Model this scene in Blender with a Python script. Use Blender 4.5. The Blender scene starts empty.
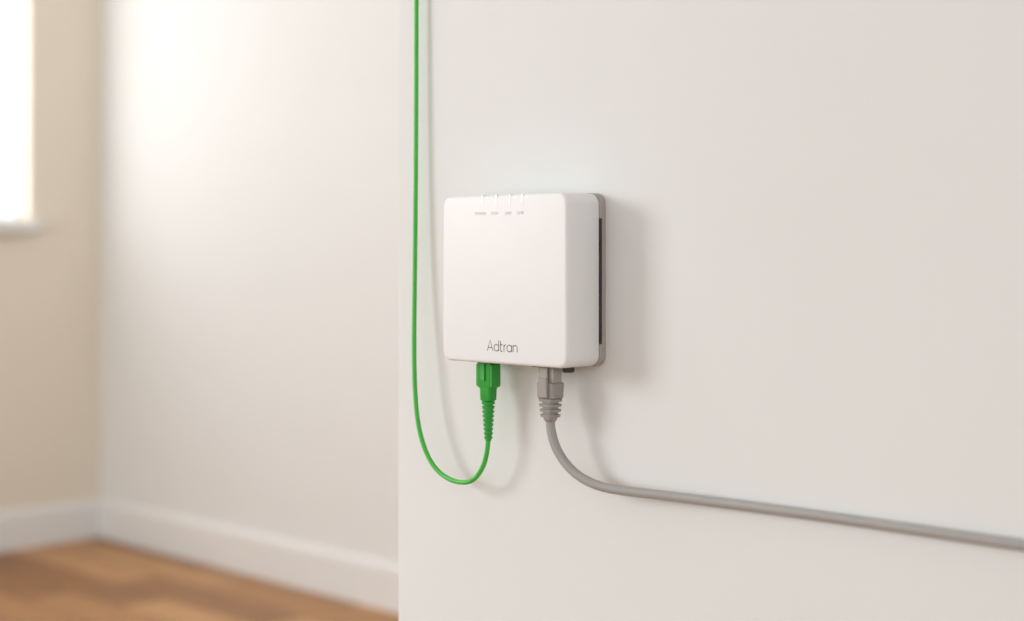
import bpy, bmesh, math, random
from mathutils import Vector
random.seed(3)
sc = bpy.context.scene
sc.view_settings.view_transform = 'Standard'
sc.view_settings.look = 'None'

def link(o, parent=None):
    sc.collection.objects.link(o)
    if parent: o.parent = parent
    return o
def empty(name):
    e = bpy.data.objects.new(name, None); e.empty_display_size = .05
    return link(e)
def srgb(c):
    return tuple(((v/255)/12.92 if v/255 <= .04045 else ((v/255+.055)/1.055)**2.4) for v in c)+(1,)

def mat(name, col, rough=.5, noise=0.0, nscale=20, bump=0.0, bscale=200, spec=.5, emis=None, trans=0, sss=0):
    m = bpy.data.materials.new(name); m.use_nodes = True
    nt = m.node_tree; b = nt.nodes['Principled BSDF']
    c = srgb(col)
    b.inputs['Base Color'].default_value = c
    b.inputs['Roughness'].default_value = rough
    b.inputs['Specular IOR Level'].default_value = spec
    b.inputs['Transmission Weight'].default_value = trans
    tc = nt.nodes.new('ShaderNodeTexCoord')
    if noise > 0:
        n = nt.nodes.new('ShaderNodeTexNoise'); n.inputs['Scale'].default_value = nscale
        n.inputs['Detail'].default_value = 4
        nt.links.new(tc.outputs['Object'], n.inputs['Vector'])
        r = nt.nodes.new('ShaderNodeValToRGB')
        r.color_ramp.elements[0].position = .3; r.color_ramp.elements[1].position = .7
        r.color_ramp.elements[0].color = tuple(v*(1-noise) for v in c[:3])+(1,)
        r.color_ramp.elements[1].color = tuple(min(1, v*(1+noise)) for v in c[:3])+(1,)
        nt.links.new(n.outputs['Fac'], r.inputs['Fac'])
        nt.links.new(r.outputs['Color'], b.inputs['Base Color'])
    if bump > 0:
        n2 = nt.nodes.new('ShaderNodeTexNoise'); n2.inputs['Scale'].default_value = bscale
        nt.links.new(tc.outputs['Object'], n2.inputs['Vector'])
        bp = nt.nodes.new('ShaderNodeBump'); bp.inputs['Strength'].default_value = bump
        bp.inputs['Distance'].default_value = .001
        nt.links.new(n2.outputs['Fac'], bp.inputs['Height'])
        nt.links.new(bp.outputs['Normal'], b.inputs['Normal'])
    return m

M_wall = mat('wall_paint', (223,224,222), .7, .012, 3, .12, 90, .25)
M_wall2 = mat('wall_paint_far', (227,227,225), .8, .01, 2, .1, 60, .2)
M_wall3 = mat('wall_warm_light_tint', (231,222,207), .8, .01, 2, .1, 60, .2)  # left wall: warm cast of the light put into the base colour
M_ceil = mat('ceiling_paint', (238,239,238), .9)
M_trim = mat('trim_paint', (230,230,228), .45)
M_body = mat('device_white_plastic', (230,230,229), .38, .006, 40, .06, 1500, .4)
M_plate = mat('device_grey_plastic', (166,159,151), .5, .02, 60)
M_dark = mat('dark_recess', (50,46,43), .6)
M_print = mat('printed_grey_ink', (104,100,99), .6)
M_icon = mat('icon_ink', (190,187,184), .6)
M_led = mat('light_pipe', (238,238,237), .2, 0)
M_green = mat('green_jacket', (62,180,56), .42, .04, 80)
M_greend = mat('green_connector', (40,162,54), .4, .05, 60)
M_grey = mat('grey_jacket', (160,157,153), .45, .03, 60)
M_boot = mat('grey_boot', (154,149,143), .5, .03, 80)
M_plug = mat('clear_plug', (172,166,158), .2, .03, 200, 0, 200, .6)
M_gold = mat('contacts', (190,150,70), .3)

def mesh_obj(name, verts, faces, m, parent=None, smooth=False):
    me = bpy.data.meshes.new(name); me.from_pydata(verts, [], faces); me.update()
    bm = bmesh.new(); bm.from_mesh(me); bmesh.ops.recalc_face_normals(bm, faces=bm.faces); bm.to_mesh(me); bm.free()
    o = bpy.data.objects.new(name, me); me.materials.append(m)
    if smooth:
        for p in me.polygons: p.use_smooth = True
    return link(o, parent)

def boxes(name, lst, m, parent=None, bevel=0):
    V=[];F=[]
    for (x0,x1,y0,y1,z0,z1) in lst:
        b=len(V)
        V+=[(x0,y0,z0),(x1,y0,z0),(x1,y1,z0),(x0,y1,z0),(x0,y0,z1),(x1,y0,z1),(x1,y1,z1),(x0,y1,z1)]
        F+=[tuple(b+i for i in f) for f in ((3,2,1,0),(4,5,6,7),(0,1,5,4),(1,2,6,5),(2,3,7,6),(3,0,4,7))]
    o = mesh_obj(name,V,F,m,parent)
    if bevel:
        md=o.modifiers.new('bevel','BEVEL'); md.width=bevel; md.segments=3; md.limit_method='ANGLE'
        for p in o.data.polygons: p.use_smooth=True
        wn=o.modifiers.new('wn','WEIGHTED_NORMAL'); wn.keep_sharp=True
    return o

def rrect(hw, hh, r, n=10):
    r=max(min(r,hw*.999,hh*.999),1e-5); pts=[]
    for cx,cy,a0 in ((hw-r,hh-r,0),(-hw+r,hh-r,90),(-hw+r,-hh+r,180),(hw-r,-hh+r,270)):
        for i in range(n+1):
            a=math.radians(a0+90*i/n); pts.append((cx+r*math.cos(a),cy+r*math.sin(a)))
    return pts

def loft(name, secs, axis, c, m, parent=None, smooth=True, n=10, cap=True, angle=35):
    """secs: (t, halfw, halfh, r). axis 'Y': t along y, profile xz; 'Z': t along z, profile xy"""
    V=[];F=[]; k=4*(n+1)
    for (t,hw,hh,r) in secs:
        for (a,b) in rrect(hw,hh,r,n):
            V.append((c[0]+a,t,c[1]+b) if axis=='Y' else (c[0]+a,c[1]+b,t))
    for s in range(len(secs)-1):
        for i in range(k):
            j=(i+1)%k
            F.append((s*k+i,s*k+j,(s+1)*k+j,(s+1)*k+i))
    if cap:
        F.append(tuple(range(k))); F.append(tuple((len(secs)-1)*k+i for i in range(k)))
    o=mesh_obj(name,V,F,m,parent,smooth)
    if smooth: o.data.set_sharp_from_angle(angle=math.radians(angle))
    return o

def tube(name, pts, r, m, parent=None, res=10):
    cu=bpy.data.curves.new(name,'CURVE'); cu.dimensions='3D'; cu.bevel_depth=r; cu.bevel_resolution=6
    cu.resolution_u=res; cu.use_fill_caps=True
    sp=cu.splines.new('NURBS'); sp.points.add(len(pts)-1)
    for p,q in zip(sp.points,pts): p.co=(q[0],q[1],q[2],1)
    sp.order_u=3; sp.use_endpoint_u=True
    cu.materials.append(m)
    return link(bpy.data.objects.new(name,cu),parent)

# ------------------------------------------------ room shell
YW=.778           # face of the near wall
XE=-.879          # its free end
YB=2.590          # far wall face
XL=-4.435         # left wall face
WT=.10            # left wall thickness
H=2.6
w=boxes('wall_front',[(XE,3.2,YW,YW+.14,0,H)],M_wall,bevel=.002)
boxes('wall_back',[(XL-WT,3.2,YB,YB+.15,0,H)],M_wall2)
wy0,wy1,wz0,wz1=.9,2.330,1.055,2.3
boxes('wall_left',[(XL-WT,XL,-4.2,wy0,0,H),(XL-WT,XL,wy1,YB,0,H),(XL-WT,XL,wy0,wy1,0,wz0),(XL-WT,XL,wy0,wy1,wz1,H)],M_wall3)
boxes('ceiling',[(XL-WT,3.2,-4.2,YB+.15,H,H+.1)],M_ceil)

def baseboard(name, p0, p1, nrm, m=M_trim):
    prof=[(0,0),(.016,0),(.016,.108),(.014,.116),(.008,.122),(0,.125)]
    V=[];F=[];k=len(prof)
    for p in (p0,p1):
        for d,z in prof: V.append((p[0]+nrm[0]*d,p[1]+nrm[1]*d,z))
    for i in range(k):
        j=(i+1)%k; F.append((i,j,k+j,k+i))
    F.append(tuple(range(k))); F.append(tuple(range(k,2*k)))
    return mesh_obj(name,V,F,m)
baseboard('baseboard_back',(XL,YB),(3.2,YB),(0,-1))
baseboard('baseboard_left',(XL,-4.2),(XL,YB-.016),(1,0))
baseboard('baseboard_front',(XE,YW),(3.2,YW),(0,-1))

# floor: wooden parquet strips
mf=bpy.data.materials.new('oak_parquet'); mf.use_nodes=True
nt=mf.node_tree; b=nt.nodes['Principled BSDF']; b.inputs['Roughness'].default_value=.45
b.inputs['Specular IOR Level'].default_value=.3
tc=nt.nodes.new('ShaderNodeTexCoord')
mp=nt.nodes.new('ShaderNodeMapping'); mp.inputs['Rotation'].default_value=(0,0,0)
br=nt.nodes.new('ShaderNodeTexBrick'); br.inputs['Scale'].default_value=1
br.inputs['Brick Width'].default_value=.7; br.inputs['Row Height'].default_value=.14
br.inputs['Mortar Size'].default_value=.002; br.offset=.37
br.inputs['Color1'].default_value=srgb((196,148,98)); br.inputs['Color2'].default_value=srgb((132,87,52))
br.inputs['Mortar'].default_value=srgb((80,48,28)); br.inputs['Bias'].default_value=-.1
mp2=nt.nodes.new('ShaderNodeMapping'); mp2.inputs['Scale'].default_value=(2.5,22,1)
ns=nt.nodes.new('ShaderNodeTexNoise'); ns.inputs['Scale'].default_value=3; ns.inputs['Detail'].default_value=6
mx=nt.nodes.new('ShaderNodeMixRGB'); mx.blend_type='OVERLAY'; mx.inputs[0].default_value=.4
L=nt.links.new
L(tc.outputs['Object'],mp.inputs['Vector']); L(mp.outputs[0],br.inputs['Vector'])
L(mp.outputs[0],mp2.inputs['Vector']); L(mp2.outputs[0],ns.inputs['Vector'])
L(br.outputs['Color'],mx.inputs[1]); L(ns.outputs['Fac'],mx.inputs[2]); L(mx.outputs[0],b.inputs['Base Color'])
boxes('floor',[(XL-WT,3.2,-4.2,YB+.15,-.1,0)],mf)

# window
win=empty('window_1')
xg=XL-.062
fr=.016
boxes('frame',[(xg-.03,xg,wy0,wy1,wz0,wz0+fr),(xg-.03,xg,wy0,wy1,wz1-fr,wz1),
  (xg-.03,xg,wy0,wy0+fr,wz0+fr,wz1-fr),(xg-.03,xg,wy1-fr,wy1,wz0+fr,wz1-fr),
  (xg-.028,xg-.004,1.60,1.63,wz0+fr,wz1-fr)],M_trim,win,bevel=.003)
boxes('sill',[(XL-.06,XL+.045,wy0-.03,wy1+.02,wz0-.030,wz0+.008)],M_trim,win,bevel=.006)

# ------------------------------------------------ wall mounted fibre terminal
dev=empty('network_terminal_box')
cx=-.7225; hw=.0615; zc=.9327; hh=.060
R=.0075
secs=[(.7717,hw-.0010,hh-.0010,R),(.7714,hw-.0002,hh-.0002,R)]
secs.append((.7708,hw,hh,R))
bv=.0022
for i in range(9):
    a=math.radians(90*i/8)
    secs.append((.738+bv-bv*math.sin(a),hw-bv*(1-math.cos(a)),hh-bv*(1-math.cos(a)),R-bv*(1-math.cos(a))*.6))
loft('housing',secs,'Y',(cx,zc),M_body,dev,n=14,angle=50)
loft('mounting_plate',[(YW,hw,hh,R),(.7774,hw+.0006,hh+.0005,R),(.7726,hw+.0006,hh+.0005,R),(.7720,hw,hh,R)],'Y',(cx,zc),M_plate,dev,n=14)
loft('seam_gasket',[(.7725,hw-.0015,hh-.0015,R),(.7715,hw-.0015,hh-.0015,R)],'Y',(cx,zc),M_dark,dev)
# side vents (both sides): slim dark louvre slots
def vent(name,x0,x1):
    boxes(name,[(x0,x1,.7718,.7738,.888,.9755)],M_dark,dev,bevel=.0003)
vent('vent_slot_1',cx+hw-.001,cx+hw+.0009)
vent('vent_slot_2',cx-hw-.0009,cx-hw+.001)

# printed wordmark from strokes (geometric thin letters)
def arc(cx_,cy_,r,a0,a1,n=14,sx=1):
    return [(cx_+sx*r*math.cos(math.radians(a0+(a1-a0)*i/n)),cy_+r*math.sin(math.radians(a0+(a1-a0)*i/n))) for i in range(n+1)]
st=[]; 
st.append([(0,0),(.36,1),(.72,0)]); st.append([(.14,.30),(.60,.30)])      # A
x=.86; st.append(arc(x+.31,.31,.31,0,360,24)); st.append([(x+.62,0),(x+.62,1)])   # d
x=1.72; st.append([(x,.95),(x,.18)]+arc(x+.16,.16,.16,180,270,6)+[(x+.26,0)]); st.append([(x-.08,.62),(x+.28,.62)])  # t
x=2.16; st.append([(x,0),(x,.62)]); st.append([(x,.36)]+arc(x+.26,.36,.26,180,90,8))  # r
x=2.54; st.append(arc(x+.31,.31,.31,0,360,24)); st.append([(x+.62,0),(x+.62,.62)])   # a
x=3.34; st.append([(x,0),(x,.62)]); st.append([(x,.34)]+arc(x+.26,.36,.26,180,0,12)+[(x+.52,0)])  # n
def strokes(name,st,x0,z0,s,r,m,y=.738,parent=dev):
    cu=bpy.data.curves.new(name,'CURVE'); cu.dimensions='3D'; cu.bevel_depth=r; cu.bevel_resolution=2
    for pl in st:
        sp=cu.splines.new('POLY'); sp.points.add(len(pl)-1)
        for p,q in zip(sp.points,pl): p.co=(x0+q[0]*s,y+r*.6,z0+q[1]*s,1)
    cu.materials.append(m); return link(bpy.data.objects.new(name,cu),parent)
strokes('wordmark',st,cx-.0146,.8818,.0076,.00046,M_print)
# status icons / labels and light pipes
def lab(name,txt,x,z,size):
    cu=bpy.data.curves.new(name,'FONT'); cu.body=txt; cu.size=size; cu.align_x='CENTER'; cu.extrude=.00005
    cu.materials.append(M_icon)
    o=link(bpy.data.objects.new(name,cu),dev); o.location=(x,.73797,z); o.rotation_euler=(math.pi/2,0,0)
for i,(t,x) in enumerate((('POWER',-.744),('PON',-.7300),('LAN',-.7165),('LINK',-.7045))):
    lab('label_%d'%(i+1),t,x,.9785,.0033)
    boxes('light_pipe_%d'%(i+1),[(x+.0004,x+.0028,.73785,.7420,.9842,.99300)],M_led,dev,bevel=.0006)
# ports on the underside
boxes('port_fibre',[(-.767,-.749,.751,.768,.8715,.8729)],M_dark,dev)
boxes('port_ethernet',[(-.703,-.684,.748,.766,.8715,.8729)],M_dark,dev)
loft('power_port',[(.874,.0042,.0042,.004),(.8690,.0042,.0042,.004),(.8682,.0034,.0034,.0034)],'Z',(-.6785,.759),M_dark,dev)

# ------------------------------------------------ green fibre patch cord
fib=empty('green_fibre_cable')
fx,fy=-.7582,.760
tube('cord',[(-.8487,.7715,2.59),(-.8487,.7715,1.9),(-.8487,.7712,1.3),(-.8484,.7705,1.05),(-.8468,.7675,.93),(-.8430,.763,.87),(-.8385,.761,.832),(-.8322,.760,.810),(-.8215,.760,.792),
  (-.8075,.760,.7825),(-.7905,.760,.7790),(-.7745,.760,.7815),(-.7635,.760,.7930),(-.7590,.760,.806),(fx,fy,.818),(fx,fy,.83)],.0018,M_green,fib,16)
loft('connector_body',[(.878,.0066,.0052,.0008),(.8540,.0066,.0052,.0008),(.8525,.0060,.0046,.001)],'Z',(fx,fy),M_greend,fib)
boxes('connector_grip',[(fx-.0082,fx+.0082,fy-.0048,fy+.0048,.8535,.8700)],M_greend,fib,bevel=.0006)
boxes('connector_key',[(fx-.002,fx+.002,fy-.0064,fy-.005,.858,.874)],M_greend,fib,bevel=.0003)
secs=[(.8545,.0054,.0048,.002),(.8435,.0052,.0046,.0025),(.8425,.0042,.0040,.004)]
z=.8420; n=9
for i in range(n):
    t=i/(n-1); ro=.0050*(1-t)+.0031*t; ri=ro*.72; h=(.8420-.8135)/n
    secs+=[(z,ro,ro,ro),(z-h*.55,ro*.97,ro*.97,ro),(z-h*.6,ri,ri,ri),(z-h*.98,ri,ri,ri)]; z-=h
secs.append((z,.0018,.0018,.0018))
loft('strain_relief',secs,'Z',(fx,fy),M_greend,fib,n=6)

# ------------------------------------------------ grey ethernet cable
eth=empty('grey_ethernet_cable')
ex,ey=-.6936,.757
tube('cord',[(ex,ey,.846),(ex,ey,.836),(-.6934,.757,.8275),(-.6895,.7575,.8155),(-.6815,.7585,.8050),(-.6700,.7600,.7965),(-.6550,.762,.7915),(-.6380,.7645,.7900),(-.6137,.768,.7900),(-.5752,.7725,.7898),
  (-.5001,.7748,.7902),(-.4316,.7749,.7902),(-.3560,.7749,.7900),(-.1,.7749,.7899),(.6,.7749,.7899),(1.8,.7749,.7899),(3.1,.7749,.7899)],.0033,M_grey,eth,16)
boxes('plug',[(ex-.0070,ex+.0070,ey-.0050,ey+.0044,.8575,.8780)],M_plug,eth,bevel=.0006)
boxes('contacts',[(ex-.0045+i*.0012,ex-.0040+i*.0012,ey+.0042,ey+.0047,.866,.876) for i in range(8)],M_gold,eth)
boxes('latch',[(ex-.0034,ex+.0034,ey-.0074,ey-.0060,.8560,.8770)],M_plug,eth,bevel=.0005)
secs=[(.8610,.0066,.0052,.0012),(.8600,.0080,.0064,.0018),(.8500,.0078,.0062,.002),(.8490,.0068,.0056,.0025)]
z=.8490;n=4
for i in range(n):
    t=i/(n-1); ro=.0078*(1-t)+.0066*t; rd=.0064*(1-t)+.0060*t; h=(.8490-.8345)/n
    secs+=[(z,ro,rd,.004),(z-h*.52,ro*.97,rd*.97,.004),(z-h*.6,ro*.70,rd*.70,.003),(z-h*.97,ro*.70,rd*.70,.003)]; z-=h
secs+=[(z,.0046,.0046,.0046),(z-.0015,.0038,.0038,.0038)]
loft('boot',secs,'Z',(ex,ey),M_boot,eth,n=6)
boxes('boot_tongue',[(ex-.0040,ex+.0040,ey-.0086,ey-.0060,.8500,.8640)],M_boot,eth,bevel=.0008)

# ------------------------------------------------ lights
def area(name,loc,target,sx,sy,power,col):
    l=bpy.data.lights.new(name,'AREA'); l.shape='RECTANGLE'; l.size=sx; l.size_y=sy; l.energy=power; l.color=col
    o=link(bpy.data.objects.new(name,l)); o.location=loc
    o.rotation_euler=(Vector(target)-Vector(loc)).to_track_quat('-Z','Y').to_euler(); return o
area('window_daylight',(XL-.105,1.615,1.68),(0,1.615,1.68),1.46,1.26,14,(1,.99,.97))
area('room_daylight',(-3.05,-1.35,1.60),(-.7,.75,.93),1.0,1.0,50,(.95,.98,1))
area('far_wall_fill',(-2.0,.35,2.5),(-3.2,2.59,.7),.9,.9,13,(.96,.98,1))  # added unseen fill light, brightens the far wall and corner
wd=bpy.data.worlds.new('world'); sc.world=wd; wd.use_nodes=True
wd.node_tree.nodes['Background'].inputs[0].default_value=(.92,.963,1,1)
wd.node_tree.nodes['Background'].inputs[1].default_value=1.4

# ------------------------------------------------ camera
cd=bpy.data.cameras.new('camera'); cam=link(bpy.data.objects.new('camera',cd))
cd.sensor_width=36; cd.lens=36*1460/1024
cd.shift_y=-(310.5-255)/1024
cam.location=(0,0,.95)
cam.rotation_euler=Vector((-.6947,.7193,0)).to_track_quat('-Z','Y').to_euler()
cd.dof.use_dof=True; cd.dof.focus_distance=1.05; cd.dof.aperture_fstop=3.6
cd.clip_start=.02
sc.camera=cam
